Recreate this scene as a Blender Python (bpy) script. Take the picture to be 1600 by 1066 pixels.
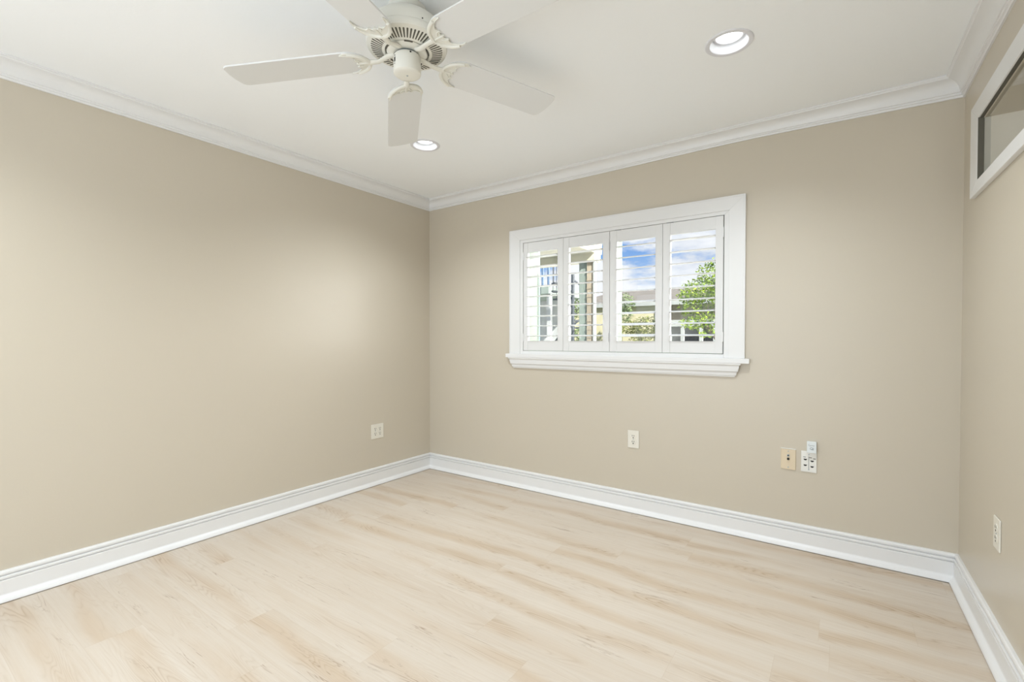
import bpy, bmesh, math, random
from mathutils import Vector, Matrix
PI = math.pi
R = math.radians
random.seed(7)
S = bpy.context.scene
COL = S.collection
for o in list(bpy.data.objects): bpy.data.objects.remove(o)

# ------------------------------------------------------------------ camera
CX, CY, CZ = 3.0506, -3.0562, 1.1675
cd = bpy.data.cameras.new('camera'); cam = bpy.data.objects.new('camera', cd); COL.objects.link(cam)
cam.location = (CX, CY, CZ); cam.rotation_euler = (PI/2 - 0.01546, 0, 0.61078)
cd.sensor_width = 36; cd.lens = 733.0/1600*36; cd.shift_y = 8.25/1600
cd.clip_start = 0.02; cd.clip_end = 400
S.camera = cam
S.view_settings.view_transform = 'Standard'; S.view_settings.look = 'None'
S.view_settings.gamma = 1; S.view_settings.exposure = 0.10; S.view_settings.use_curve_mapping = False

# ------------------------------------------------------------------ sky
w = bpy.data.worlds.new('sky'); S.world = w; w.use_nodes = True
nt = w.node_tree; nt.nodes.clear()
def N(nt, t, **k):
    n = nt.nodes.new(t)
    for a, b in k.items(): setattr(n, a, b)
    return n
def ramp(nt, stops, interp='LINEAR'):
    n = N(nt, 'ShaderNodeValToRGB'); n.color_ramp.interpolation = interp
    e = n.color_ramp.elements
    while len(e) < len(stops): e.new(0.5)
    for i, (p, c) in enumerate(stops):
        e[i].position = p; e[i].color = (c[0], c[1], c[2], 1) if hasattr(c, '__len__') else (c, c, c, 1)
    return n
def math_(nt, op, a, b=None, c=None, clamp=False):
    n = N(nt, 'ShaderNodeMath', operation=op); n.use_clamp = clamp
    for i, v in enumerate((a, b, c)):
        if v is None: continue
        if isinstance(v, (int, float)): n.inputs[i].default_value = v
        else: nt.links.new(v, n.inputs[i])
    return n.outputs[0]
def mixc(nt, f, a, b, blend='MIX'):
    n = N(nt, 'ShaderNodeMix', data_type='RGBA', blend_type=blend)
    for s, v in (('Factor', f), ('A', a), ('B', b)):
        i = [x for x in n.inputs if x.name == s and x.enabled and (s == 'Factor') == (x.type == 'VALUE')][0]
        if isinstance(v, (int, float)): i.default_value = v
        elif isinstance(v, (tuple, list)): i.default_value = (v[0], v[1], v[2], 1)
        else: nt.links.new(v, i)
    return [x for x in n.outputs if x.type == 'RGBA'][0]
L = nt.links.new
tc = N(nt, 'ShaderNodeTexCoord'); sp = N(nt, 'ShaderNodeSeparateXYZ'); L(tc.outputs['Generated'], sp.inputs[0])
sky = ramp(nt, [(0, (.74, .84, .90)), (.10, (.46, .65, .90)), (.18, (.20, .40, .80)), (.6, (.16, .34, .74))])
L(sp.outputs['Z'], sky.inputs[0])
mp = N(nt, 'ShaderNodeMapping'); mp.inputs['Scale'].default_value = (3.2, 3.2, 9.5); mp.inputs['Location'].default_value = (1.7, .4, .55)
L(tc.outputs['Generated'], mp.inputs[0])
ns = N(nt, 'ShaderNodeTexNoise'); ns.inputs['Scale'].default_value = 1.35; ns.inputs['Detail'].default_value = 7; ns.inputs['Roughness'].default_value = .55
L(mp.outputs[0], ns.inputs['Vector'])
cbias = N(nt, 'ShaderNodeMapRange'); L(sp.outputs['X'], cbias.inputs[0])
for k_, v_ in (('From Min', -.40), ('From Max', -.24), ('To Min', -.045), ('To Max', .05)): cbias.inputs[k_].default_value = v_
cf = math_(nt, 'ADD', ns.outputs[0], cbias.outputs[0])
cl = ramp(nt, [(.485, 0), (.56, 1)]); L(cf, cl.inputs[0])
ccol = ramp(nt, [(.45, (.62, .68, .80)), (.62, (.95, .96, 1))]); L(ns.outputs[0], ccol.inputs[0])
bg = N(nt, 'ShaderNodeBackground'); bg.inputs['Strength'].default_value = 1.0
# bright patch added to the unseen eastern sky to light the left wall
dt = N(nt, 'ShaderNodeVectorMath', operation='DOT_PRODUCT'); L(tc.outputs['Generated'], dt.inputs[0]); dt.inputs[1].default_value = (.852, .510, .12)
fill_glow = N(nt, 'ShaderNodeMapRange'); fill_glow.interpolation_type = 'SMOOTHSTEP'; L(dt.outputs['Value'], fill_glow.inputs[0])
for k_, v_ in (('From Min', .70), ('From Max', .97), ('To Min', 0), ('To Max', 1)): fill_glow.inputs[k_].default_value = v_
FILL_GLOW = 13.0
cl2 = mixc(nt, cl.outputs[0], sky.outputs[0], ccol.outputs[0])
L(mixc(nt, fill_glow.outputs[0], cl2, (FILL_GLOW, FILL_GLOW*.98, FILL_GLOW*.95)), bg.inputs[0])
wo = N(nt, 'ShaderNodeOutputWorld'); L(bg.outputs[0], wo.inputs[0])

# ------------------------------------------------------------------ sun and big lights
def light(name, kind, loc, rot, power, color=(1, 1, 1), size=None, size_y=None, **k):
    d = bpy.data.lights.new(name, kind); d.energy = power; d.color = color
    if kind == 'AREA':
        d.size = size
        if size_y: d.shape = 'RECTANGLE'; d.size_y = size_y
        elif k.get('disk'): d.shape = 'DISK'
    if kind == 'SUN': d.angle = size
    o = bpy.data.objects.new(name, d); COL.objects.link(o); o.location = loc; o.rotation_euler = rot
    return o
light('sun', 'SUN', (16, -5.5, 12.5), Vector((.66, -.42, .58)).to_track_quat('Z', 'Y').to_euler(), 12.0, (1, .96, .88), size=R(.6))
# added fill light behind the camera, tilted up to brighten the ceiling
light('rear_fill_light', 'AREA', (1.75, -4.24, 1.15), (R(101), 0, 0), 35, (.875, .94, 1), size=3.0, size_y=2.1)

# ------------------------------------------------------------------ materials
def mat(name, col, rough=.5, metal=0, spec=.5, emit=None, estr=0, bump=None, coat=0):
    m = bpy.data.materials.new(name); m.use_nodes = True
    b = m.node_tree.nodes['Principled BSDF']; t = m.node_tree
    if hasattr(col, '__len__'): b.inputs['Base Color'].default_value = (*col, 1)
    b.inputs['Roughness'].default_value = rough; b.inputs['Metallic'].default_value = metal
    b.inputs['Specular IOR Level'].default_value = spec; b.inputs['Coat Weight'].default_value = coat
    if emit: b.inputs['Emission Color'].default_value = (*emit, 1); b.inputs['Emission Strength'].default_value = estr
    if bump:
        sc, st, dist = bump
        tcn = N(t, 'ShaderNodeTexCoord'); n = N(t, 'ShaderNodeTexNoise'); n.inputs['Scale'].default_value = sc; n.inputs['Detail'].default_value = 3
        t.links.new(tcn.outputs['Object'], n.inputs['Vector'])
        bp = N(t, 'ShaderNodeBump'); bp.inputs['Strength'].default_value = st; bp.inputs['Distance'].default_value = dist
        t.links.new(n.outputs[0], bp.inputs['Height']); t.links.new(bp.outputs[0], b.inputs['Normal'])
    return m
def srgb(r, g, b):
    f = lambda v: (v/255/12.92) if v <= 10 else ((v/255 + .055)/1.055)**2.4
    return (f(r), f(g), f(b))

M = {}
M['wall'] = mat('beige wall paint', srgb(203, 194, 177), .32, spec=.5, bump=(130, .10, .002))
M['ceiling'] = mat('flat white ceiling paint', srgb(250, 252, 253), .9, spec=.2, bump=(90, .12, .003))
M['trim'] = mat('white semi gloss trim paint', srgb(232, 232, 231), .35, bump=(14, .015, .0005))
M['shutter'] = mat('white shutter lacquer', srgb(228, 228, 227), .38, bump=(60, .02, .001))
M['fan_white'] = mat('warm white enamel', srgb(230, 229, 220), .35, bump=(50, .02, .0005))
M['fan_blade'] = mat('off white blade laminate', srgb(226, 227, 226), .5, bump=(70, .04, .0005))
M['dark'] = mat('dark recess', (.02, .02, .018), .8, bump=(60, .02, .0005))
M['slot'] = mat('shadowed grille opening', srgb(92, 90, 80), .8, bump=(60, .02, .0005))
M['steel'] = mat('zinc plated steel', srgb(168, 178, 184), .35, metal=.7, bump=(60, .02, .0005))
M['plate'] = mat('white wall plate plastic', srgb(228, 224, 212), .4, bump=(60, .02, .0003))
M['plate_cool'] = mat('bright white wall plate plastic', srgb(232, 231, 225), .4, bump=(60, .02, .0003))
M['almond'] = mat('almond wall plate plastic', srgb(222, 206, 178), .45, bump=(60, .02, .0003))
M['tag'] = mat('pale blue white plastic', srgb(226, 232, 233), .4, bump=(60, .02, .0003))
M['ink'] = mat('grey ink', srgb(110, 118, 122), .7, bump=(60, .02, .0003))
M['hole'] = mat('black socket hole', srgb(30, 28, 24), .7, bump=(60, .02, .0003))
M['lens'] = mat('lit lamp lens', (1, 1, 1), .4, emit=(.95, .985, 1), estr=3.5)
M['can'] = mat('bright white reflector', srgb(245, 247, 250), .25, bump=(60, .02, .0003))
M['metal_trim'] = mat('white enamel light trim', srgb(226, 226, 230), .35, bump=(60, .02, .0003))
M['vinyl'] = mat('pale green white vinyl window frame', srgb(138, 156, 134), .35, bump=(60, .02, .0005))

def glass(name, tint=(1, 1, 1), refl=.06):
    m = bpy.data.materials.new(name); m.use_nodes = True; t = m.node_tree; t.nodes.clear()
    o = N(t, 'ShaderNodeOutputMaterial'); a = N(t, 'ShaderNodeBsdfTransparent'); a.inputs[0].default_value = (*tint, 1)
    g = N(t, 'ShaderNodeBsdfGlossy'); g.inputs['Roughness'].default_value = .02
    f = N(t, 'ShaderNodeFresnel'); f.inputs[0].default_value = 1.45
    mx = N(t, 'ShaderNodeMixShader'); geo = N(t, 'ShaderNodeNewGeometry')
    t.links.new(math_(t, 'MULTIPLY', f.outputs[0], math_(t, 'SUBTRACT', 1.0, geo.outputs['Backfacing'])), mx.inputs[0]); t.links.new(a.outputs[0], mx.inputs[1]); t.links.new(g.outputs[0], mx.inputs[2])
    t.links.new(mx.outputs[0], o.inputs[0])
    return m
M['glass'] = glass('clear window glass', (.97, .98, .98))
M['glass_grey'] = glass('grey transom glass', (.95, .95, .92))

def floor_mat():
    m = bpy.data.materials.new('pale oak vinyl planks'); m.use_nodes = True; t = m.node_tree; l = t.links.new
    b = t.nodes['Principled BSDF']
    tcn = N(t, 'ShaderNodeTexCoord'); s = N(t, 'ShaderNodeSeparateXYZ'); l(tcn.outputs['Object'], s.inputs[0])
    x, y = s.outputs['X'], s.outputs['Y']
    PW, PL = .182, 1.22
    yr = math_(t, 'DIVIDE', y, PW); row = math_(t, 'FLOOR', yr); fy = math_(t, 'FRACT', yr)
    wr = N(t, 'ShaderNodeTexWhiteNoise', noise_dimensions='1D'); l(row, wr.inputs['W'])
    xs = math_(t, 'ADD', math_(t, 'DIVIDE', x, PL), wr.outputs['Value'])
    cell = math_(t, 'FLOOR', xs); fx = math_(t, 'FRACT', xs)
    cv = N(t, 'ShaderNodeCombineXYZ'); l(row, cv.inputs[0]); l(cell, cv.inputs[1])
    wn = N(t, 'ShaderNodeTexWhiteNoise', noise_dimensions='2D'); l(cv.outputs[0], wn.inputs['Vector'])
    rnd = wn.outputs['Value']; rz = math_(t, 'MULTIPLY', rnd, 37.0)
    def coord(sx, sy):
        c = N(t, 'ShaderNodeCombineXYZ'); l(math_(t, 'MULTIPLY', x, sx), c.inputs[0]); l(math_(t, 'MULTIPLY', y, sy), c.inputs[1]); l(rz, c.inputs[2]); return c.outputs[0]
    def noise(vec, sc, det, rough=.5, dist=0):
        n = N(t, 'ShaderNodeTexNoise'); l(vec, n.inputs['Vector']); n.inputs['Scale'].default_value = sc; n.inputs['Detail'].default_value = det
        n.inputs['Roughness'].default_value = rough; n.inputs['Distortion'].default_value = dist; return n.outputs[0]
    big = noise(coord(.75, 3.2), 1.0, 3, .5, .2)            # slow tone drift along a plank
    fine = noise(coord(2.2, 120.0), 1.0, 4, .65)             # straight grain
    mid = noise(coord(1.0, 26.0), 1.0, 4, .6)                # broader streaks
    wob = noise(coord(1.1, 1.0), 1.0, 2)
    # heart-wood band wandering along the middle of the plank
    ctr = math_(t, 'ADD', .5, math_(t, 'MULTIPLY', math_(t, 'SUBTRACT', wob, .5), 1.1))
    dist = math_(t, 'ABSOLUTE', math_(t, 'SUBTRACT', fy, ctr))
    band = N(t, 'ShaderNodeMapRange'); band.interpolation_type = 'SMOOTHSTEP'; l(dist, band.inputs[0])
    for k_, v_ in (('From Min', .34), ('From Max', .05), ('To Min', 0), ('To Max', 1)): band.inputs[k_].default_value = v_
    bm_ = ramp(t, [(.40, 0), (.60, 1)]); l(big, bm_.inputs[0])
    heart = math_(t, 'MULTIPLY', band.outputs[0], bm_.outputs[0])
    ringf = noise(coord(.85, 9.0), 1.0, 2.2, .4, .3)         # height field whose level lines are cathedral grain
    lines = math_(t, 'FRACT', math_(t, 'MULTIPLY', ringf, 34.0))
    lr = ramp(t, [(0, 1), (.22, .3), (.55, 0), (.85, .2), (1, 1)]); l(lines, lr.inputs[0])
    patch = ramp(t, [(.42, .15), (.60, 1)]); l(noise(coord(3.2, 9.0), 1.0, 2), patch.inputs[0])
    base = mixc(t, rnd, srgb(211, 201, 188), srgb(207, 196, 182))
    c1 = mixc(t, math_(t, 'MULTIPLY', heart, .62), base, srgb(196, 174, 148))
    mr = ramp(t, [(.45, 0), (.72, 1)]); l(mid, mr.inputs[0])
    c1 = mixc(t, math_(t, 'MULTIPLY', mr.outputs[0], .24), c1, srgb(194, 173, 148))
    fr = ramp(t, [(.35, 0), (.70, 1)]); l(fine, fr.inputs[0])
    c2 = mixc(t, math_(t, 'MULTIPLY', fr.outputs[0], .26), c1, srgb(190, 172, 150))
    hk = math_(t, 'ADD', .16, math_(t, 'MULTIPLY', heart, .62))
    k = math_(t, 'MULTIPLY', lr.outputs[0], math_(t, 'MULTIPLY', patch.outputs[0], hk))
    c3 = mixc(t, k, c2, srgb(168, 144, 116))
    # thin dark veins
    vn = noise(coord(.8, 11.0), 1.0, 5, .6, .7)
    vr = ramp(t, [(.494, 0), (.503, 1), (.507, 0)]); l(vn, vr.inputs[0])
    vm = ramp(t, [(.55, 0), (.66, 1)]); l(noise(coord(1.7, 4.0), 1.7, 1), vm.inputs[0])
    c4 = mixc(t, math_(t, 'MULTIPLY', math_(t, 'MULTIPLY', vr.outputs[0], vm.outputs[0]), .75), c3, srgb(140, 114, 88))
    # seams
    ey = math_(t, 'MINIMUM', fy, math_(t, 'SUBTRACT', 1.0, fy)); ex = math_(t, 'MINIMUM', fx, math_(t, 'SUBTRACT', 1.0, fx))
    sy = math_(t, 'LESS_THAN', ey, .0055); sx = math_(t, 'LESS_THAN', ex, .0009)
    seam = math_(t, 'MAXIMUM', sy, sx)
    c5 = mixc(t, math_(t, 'MULTIPLY', seam, .16), c4, srgb(170, 146, 118))
    l(c5, b.inputs['Base Color']); b.inputs['Roughness'].default_value = .5; b.inputs['Specular IOR Level'].default_value = .35
    bp = N(t, 'ShaderNodeBump'); bp.inputs['Strength'].default_value = .08; bp.inputs['Distance'].default_value = .002
    l(math_(t, 'SUBTRACT', fine, seam), bp.inputs['Height']); l(bp.outputs[0], b.inputs['Normal'])
    return m
M['floor'] = floor_mat()

def blotch(name, a, b, scale=6, rough=.8, lo=.35, hi=.65, k=.5):
    a = tuple(v*k for v in a); b = tuple(v*k for v in b)
    m = mat(name, None, rough); t = m.node_tree
    tcn = N(t, 'ShaderNodeTexCoord'); n = N(t, 'ShaderNodeTexNoise'); n.inputs['Scale'].default_value = scale; n.inputs['Detail'].default_value = 4
    t.links.new(tcn.outputs['Object'], n.inputs['Vector']); r = ramp(t, [(lo, a), (hi, b)]); t.links.new(n.outputs[0], r.inputs[0])
    t.links.new(r.outputs[0], t.nodes['Principled BSDF'].inputs['Base Color'])
    return m
M['leaf_bright'] = blotch('bright green leaves', srgb(66, 98, 14), srgb(160, 184, 50), 5, k=.85)
M['leaf_olive'] = blotch('olive leaves', srgb(66, 76, 28), srgb(140, 146, 78), 6, k=.8)
M['leaf_far'] = blotch('distant leaves', srgb(120, 146, 96), srgb(165, 185, 130), 3)
M['bark'] = blotch('grey brown bark', srgb(96, 82, 66), srgb(140, 124, 104), 14)
M['shingle'] = blotch('weathered tan shingles', srgb(128, 122, 114), srgb(152, 144, 134), 8)
M['cream'] = blotch('cream stucco', srgb(220, 212, 176), srgb(230, 222, 190), 4, k=.6)
M['stucco_green'] = blotch('pale green stucco', srgb(190, 204, 178), srgb(202, 214, 190), 5)
M['siding'] = blotch('beige lap siding', srgb(156, 146, 130), srgb(176, 164, 146), 4, k=.8)
M['greenpost'] = blotch('sea green painted post', srgb(158, 172, 164), srgb(170, 184, 176), 4)
M['white_out'] = blotch('white exterior paint', srgb(208, 212, 212), srgb(220, 224, 224), 5)
M['soffit'] = blotch('cream soffit boards', srgb(196, 190, 170), srgb(208, 202, 182), 5, k=.85)
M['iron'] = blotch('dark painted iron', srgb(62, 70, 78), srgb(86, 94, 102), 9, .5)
M['blue_rail'] = blotch('slate blue painted rail', srgb(92, 122, 158), srgb(116, 146, 180), 9, .5)
M['ground'] = blotch('sunlit lawn', srgb(110, 132, 70), srgb(150, 165, 100), 3)
M['paving'] = blotch('pale concrete paving', srgb(232, 231, 228), srgb(240, 239, 236), 3, k=1)
M['car'] = mat('dark blue car paint', srgb(52, 62, 82), .3, bump=(40, .02, .001))
M['car_glass'] = mat('tinted car glass', srgb(30, 36, 42), .1, bump=(40, .02, .001))
M['tyre'] = mat('black rubber', srgb(30, 30, 32), .8, bump=(40, .02, .001))
M['door_glass'] = mat('bluish reflective door glass', srgb(130, 160, 190), .08, bump=(5, .02, .001))
M['pot_yellow'] = mat('yellow green glazed pot', srgb(205, 212, 100), .4, bump=(40, .02, .001))

# ------------------------------------------------------------------ mesh helpers
def obj(name, bm, m, parent=None, smooth=False, bevel=0, seg=2):
    me = bpy.data.meshes.new(name); bmesh.ops.recalc_face_normals(bm, faces=bm.faces[:]); bm.to_mesh(me); bm.free()
    o = bpy.data.objects.new(name, me); COL.objects.link(o)
    me.materials.append(M[m] if isinstance(m, str) else m)
    if smooth:
        for p in me.polygons: p.use_smooth = True
        try: me.set_sharp_from_angle(angle=R(38))
        except Exception: pass
    if bevel:
        b = o.modifiers.new('bevel', 'BEVEL'); b.width = bevel; b.segments = seg; b.limit_method = 'ANGLE'
    if parent is not None:
        o.parent = parent; o.matrix_parent_inverse = Matrix.Translation(-Vector(parent.location)) if parent.type == 'EMPTY' and parent.rotation_euler[:] == (0, 0, 0) and parent.parent is None else o.matrix_parent_inverse
    return o
def empty(name, label, cat, loc, group=None):
    o = bpy.data.objects.new(name, None); COL.objects.link(o); o.location = loc; o.empty_display_size = .05
    o['label'] = label; o['category'] = cat
    if group: o['group'] = group
    return o
def tag(o, label, cat, group=None):
    o['label'] = label; o['category'] = cat
    if group: o['group'] = group
    return o
def struct(o, label=None):
    o['kind'] = 'structure'
    if label: o['label'] = label
    return o
def box(bm, x0, x1, y0, y1, z0, z1, mtx=None):
    v = [bm.verts.new(Vector(c) if mtx is None else mtx @ Vector(c)) for c in
         ((x0,y0,z0),(x1,y0,z0),(x1,y1,z0),(x0,y1,z0),(x0,y0,z1),(x1,y0,z1),(x1,y1,z1),(x0,y1,z1))]
    for f in ((0,3,2,1),(4,5,6,7),(0,1,5,4),(1,2,6,5),(2,3,7,6),(3,0,4,7)): bm.faces.new([v[i] for i in f])
    return bm
def B(*a, **k): return box(bmesh.new(), *a, **k)
def quad(bm, *pts):
    bm.faces.new([bm.verts.new(p) for p in pts])
def lathe(bm, prof, cx, cy, seg=48, mtx=None):
    rings = []
    for r, z in prof:
        if r < 1e-6:
            p = Vector((cx, cy, z)); rings.append([bm.verts.new(mtx @ p if mtx else p)])
        else:
            ring = []
            for i in range(seg):
                p = Vector((cx + r*math.cos(2*PI*i/seg), cy + r*math.sin(2*PI*i/seg), z)); ring.append(bm.verts.new(mtx @ p if mtx else p))
            rings.append(ring)
    for a, b in zip(rings, rings[1:]):
        for i in range(seg):
            j = (i+1) % seg
            if len(a) == 1 and len(b) > 1: bm.faces.new([a[0], b[j], b[i]])
            elif len(b) == 1 and len(a) > 1: bm.faces.new([a[i], a[j], b[0]])
            elif len(a) > 1: bm.faces.new([a[i], a[j], b[j], b[i]])
    return bm
def tube(bm, pts, r, seg=8, flat=1.0):
    pts = [Vector(p) for p in pts]; rings = []
    n = len(pts); up0 = Vector((0, 0, 1))
    for i, p in enumerate(pts):
        t = (pts[min(i+1, n-1)] - pts[max(i-1, 0)]).normalized()
        s = t.cross(up0)
        if s.length < 1e-3: s = t.cross(Vector((0, 1, 0)))
        s.normalize(); u = s.cross(t).normalized()
        rr = r[i] if hasattr(r, '__len__') else r
        rings.append([bm.verts.new(p + s*rr*math.cos(2*PI*k/seg) + u*rr*flat*math.sin(2*PI*k/seg)) for k in range(seg)])
    for a, b in zip(rings, rings[1:]):
        for k in range(seg):
            j = (k+1) % seg; bm.faces.new([a[k], a[j], b[j], b[k]])
    bm.faces.new(rings[0][::-1]); bm.faces.new(rings[-1])
    return bm
def prism(bm, poly, z0, z1, mtx=None):
    f = lambda p: mtx @ Vector(p) if mtx else Vector(p)
    a = [bm.verts.new(f((x, y, z0))) for x, y in poly]; b = [bm.verts.new(f((x, y, z1))) for x, y in poly]
    bm.faces.new(a[::-1]); bm.faces.new(b); n = len(poly)
    for i in range(n): bm.faces.new([a[i], a[(i+1) % n], b[(i+1) % n], b[i]])
    return bm

# ------------------------------------------------------------------ room shell
W, SK, HCB, HC = 3.523, 0.01046, 2.32, 2.405       # width, right wall skew, crown bottom, ceiling
YF = -4.30                                           # wall behind the camera
TK = math.tan(SK)
def corner(which, t):                                # plan corner of the line offset t into the room
    if which == 'LB': return (t, -t)
    if which == 'RB': return (W + TK*t - t/math.cos(SK), -t)
    if which == 'LF': return (t, YF + t)
    if which == 'RF': return (W - TK*(YF + t) - t/math.cos(SK), YF + t)
def xr(y): return W - TK*y
def sx(x): return CX - (CX - x)*.9945
def sz(z): return CZ + (z - CZ)*.9945

struct(obj('floor', B(-.15, W+.25, YF-.15, .15, -.12, 0), 'floor'), 'pale oak plank floor running along the window wall')
WX0, WX1, WZ0, WZ1 = .99, 2.50, 1.045, 1.945          # window hole
bm = bmesh.new()
box(bm, -.15, WX0, 0, .15, -.12, HC+.02); box(bm, WX1, W+.25, 0, .15, -.12, HC+.02)
box(bm, WX0, WX1, 0, .15, -.12, WZ0); box(bm, WX0, WX1, 0, .15, WZ1, HC+.02)
struct(obj('wall_back', bm, 'wall'), 'beige wall holding the shuttered window')
struct(obj('wall_left', B(-.15, 0, YF-.15, 0, -.12, HC+.02), 'wall'), 'long beige wall with a double outlet near the corner')
# right wall: built in its own skewed frame (s = distance from the corner, d = depth behind the face)
def RW(s, d, z): return Vector((W + math.sin(SK)*s + math.cos(SK)*d, -math.cos(SK)*s + math.sin(SK)*d, z))
def rbox(bm, s0, s1, d0, d1, z0, z1):
    v = [bm.verts.new(RW(*c)) for c in ((s0,d0,z0),(s1,d0,z0),(s1,d1,z0),(s0,d1,z0),(s0,d0,z1),(s1,d0,z1),(s1,d1,z1),(s0,d1,z1))]
    for f in ((0,3,2,1),(4,5,6,7),(0,1,5,4),(1,2,6,5),(2,3,7,6),(3,0,4,7)): bm.faces.new([v[i] for i in f])
    return bm
TS0, TS1, TZ0, TZ1 = .325, 1.65, 1.832, 2.080         # transom hole
bm = bmesh.new()
rbox(bm, 0, TS0, 0, .13, -.12, HC+.02); rbox(bm, TS1, -YF, 0, .13, -.12, HC+.02)
rbox(bm, TS0, TS1, 0, .13, -.12, TZ0); rbox(bm, TS0, TS1, 0, .13, TZ1, HC+.02)
struct(obj('wall_right', bm, 'wall'), 'beige wall with the high transom window')
bm = bmesh.new()                                      # unseen wall behind the camera, with an opening added for the fill light
box(bm, -.15, .20, YF-.15, YF, -.12, HC+.02); box(bm, 3.35, W+.25, YF-.15, YF, -.12, HC+.02); box(bm, .20, 3.35, YF-.15, YF, 2.28, HC+.02)
struct(obj('wall_front', bm, 'wall'))

# ceiling with round cut-outs for the recessed lights
LT = [(2.658, -.915), (.868, -.905), (2.70, -3.02), (.86, -3.02)]  # last pair added out of view, to light the room
HR = .080
bm = bmesh.new()
xs = [-.15, .70, 1.04, 2.50, 2.86, W+.25]; ys = [YF-.15, -3.20, -2.84, -1.09, -.73, .15]
for i in range(5):
    for j in range(5):
        x0, x1, y0, y1 = xs[i], xs[i+1], ys[j], ys[j+1]
        c = [l for l in LT if x0 < l[0] < x1 and y0 < l[1] < y1 and i in (1, 3) and j in (1, 3)]
        if not c: quad(bm, (x0, y0, HC), (x0, y1, HC), (x1, y1, HC), (x1, y0, HC)); continue
        cx, cy = c[0]; n = 48
        ring = [bm.verts.new((cx + HR*math.cos(2*PI*k/n), cy + HR*math.sin(2*PI*k/n), HC)) for k in range(n)]
        outer = []
        for k in range(n):
            a = 2*PI*k/n; dx, dy = math.cos(a), math.sin(a); ts = []
            if abs(dx) > 1e-9: ts.append(((x1 if dx > 0 else x0) - cx)/dx)
            if abs(dy) > 1e-9: ts.append(((y1 if dy > 0 else y0) - cy)/dy)
            q = min(ts); outer.append((cx + dx*q, cy + dy*q))
        ov = [bm.verts.new((*p, HC)) for p in outer]
        for k in range(n):
            j2 = (k+1) % n; p, q = outer[k], outer[j2]
            f = [ring[k], ring[j2], ov[j2]]
            # corner between two sides
            if abs(p[0]-q[0]) > 1e-6 and abs(p[1]-q[1]) > 1e-6:
                cxn = x1 if max(p[0], q[0]) > cx + 1e-6 and abs(max(p[0], q[0]) - x1) < 1e-6 else x0
                cyn = y1 if abs(max(p[1], q[1]) - y1) < 1e-6 else y0
                f.append(bm.verts.new((cxn, cyn, HC)))
            f.append(ov[k]); bm.faces.new(f)
for (x0, x1, y0, y1) in ((-.15, W+.25, -7.2, YF-.15),): quad(bm, (x0, y0, HC), (x0, y1, HC), (x1, y1, HC), (x1, y0, HC))
box(bm, -.4, W+5.5, -7.2, YF, HC+.16, HC+.30); box(bm, -.4, W+2.2, YF, .55, HC+.16, HC+.30)  # roof slab; its unseen overhang past the room is added to block sun
struct(obj('ceiling', bm, 'ceiling'), 'flat white ceiling')

# ------------------------------------------------------------------ mouldings
BOW = [(0, 0), (1.4, 0), (1.75, .003), (2.1, .008), (2.4, .0125), (2.65, .0125), (2.95, .006), (3.2, -.001), (3.523, -.010)]
def bow(x):
    for (a, va), (b, vb) in zip(BOW, BOW[1:]):
        if a <= x <= b: return va + (vb-va)*(x-a)/(b-a)
    return 0
def moulding(name, prof, ends, m, warp=None, nseg=1, smooth=True):
    """prof: list of (offset into room, height); ends: names of the two plan corners"""
    bm = bmesh.new(); rings = []
    for k in range(nseg+1):
        u = k/nseg; ring = []
        for t, z in prof:
            a, b = corner(ends[0], t), corner(ends[1], t)
            x, y = a[0] + (b[0]-a[0])*u, a[1] + (b[1]-a[1])*u
            ring.append(bm.verts.new((x, y, z + (warp(x, y, z) if warp else 0))))
        rings.append(ring)
    n = len(prof)
    for a, b in zip(rings, rings[1:]):
        for i in range(n):
            j = (i+1) % n; bm.faces.new([a[i], a[j], b[j], b[i]])
    bm.faces.new(rings[0]); bm.faces.new(rings[-1][::-1])
    return obj(name, bm, m, smooth=smooth)
D, P = HC-HCB, .078
cr = [(0, HC-.0005), (P, HC-.0005), (P, HC-.008), (P-.006, HC-.011), (P-.008, HC-.016)]
for k in range(1, 8):
    a = k/8*PI/2; cr.append((P-.012 - (P-.034)*math.sin(a)*.98, HC-.018 - (D-.040)*(1-math.cos(a))))
cr += [(.0215, HC-D+.020), (.016, HC-D+.018), (.016, HC-D+.010), (.010, HC-D+.008), (.008, HC-D), (0, HC-D)]
wp = lambda x, y, z: bow(x)*min(1, (HC-z)/D) if z < HC-.01 else 0
def wpr(x, y, z):
    f = max(0, 1 + y/.35); return -.010*f*min(1, (HC-z)/D) if z < HC-.01 else 0
c1 = struct(moulding('trim_1', cr, ('LB', 'RB'), 'trim', wp, 24), 'white crown moulding above the window wall')
c2 = struct(moulding('trim_2', cr, ('LF', 'LB'), 'trim'), 'white crown moulding above the long wall')
c3 = struct(moulding('trim_3', cr, ('RB', 'RF'), 'trim', wpr, 24), 'white crown moulding above the transom wall')
c4 = struct(moulding('trim_4', cr, ('RF', 'LF'), 'trim'))
HB = .1365
bp = [(0, .0035), (.038, .0035), (.038, .006), (.036, .012), (.030, .021), (.023, .027), (.020, .030), (.0185, .034), (.0185, .094), (.0175, .096),
      (.0115, .0970), (.0115, .1015), (.0185, .1025), (.0185, .110), (.0170, .1125), (.0080, .1140), (.0080, .1190), (.0155, .121), (.0155, .128), (.0135, .134), (.0095, HB), (0, HB)]
struct(moulding('baseboard_left', bp, ('LF', 'LB'), 'trim', smooth=False), 'tall white stepped baseboard')
struct(moulding('baseboard_back', bp, ('LB', 'RB'), 'trim', smooth=False), 'tall white stepped baseboard under the window')
struct(moulding('baseboard_right', bp, ('RB', 'RF'), 'trim', smooth=False), 'tall white stepped baseboard under the transom')

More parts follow.
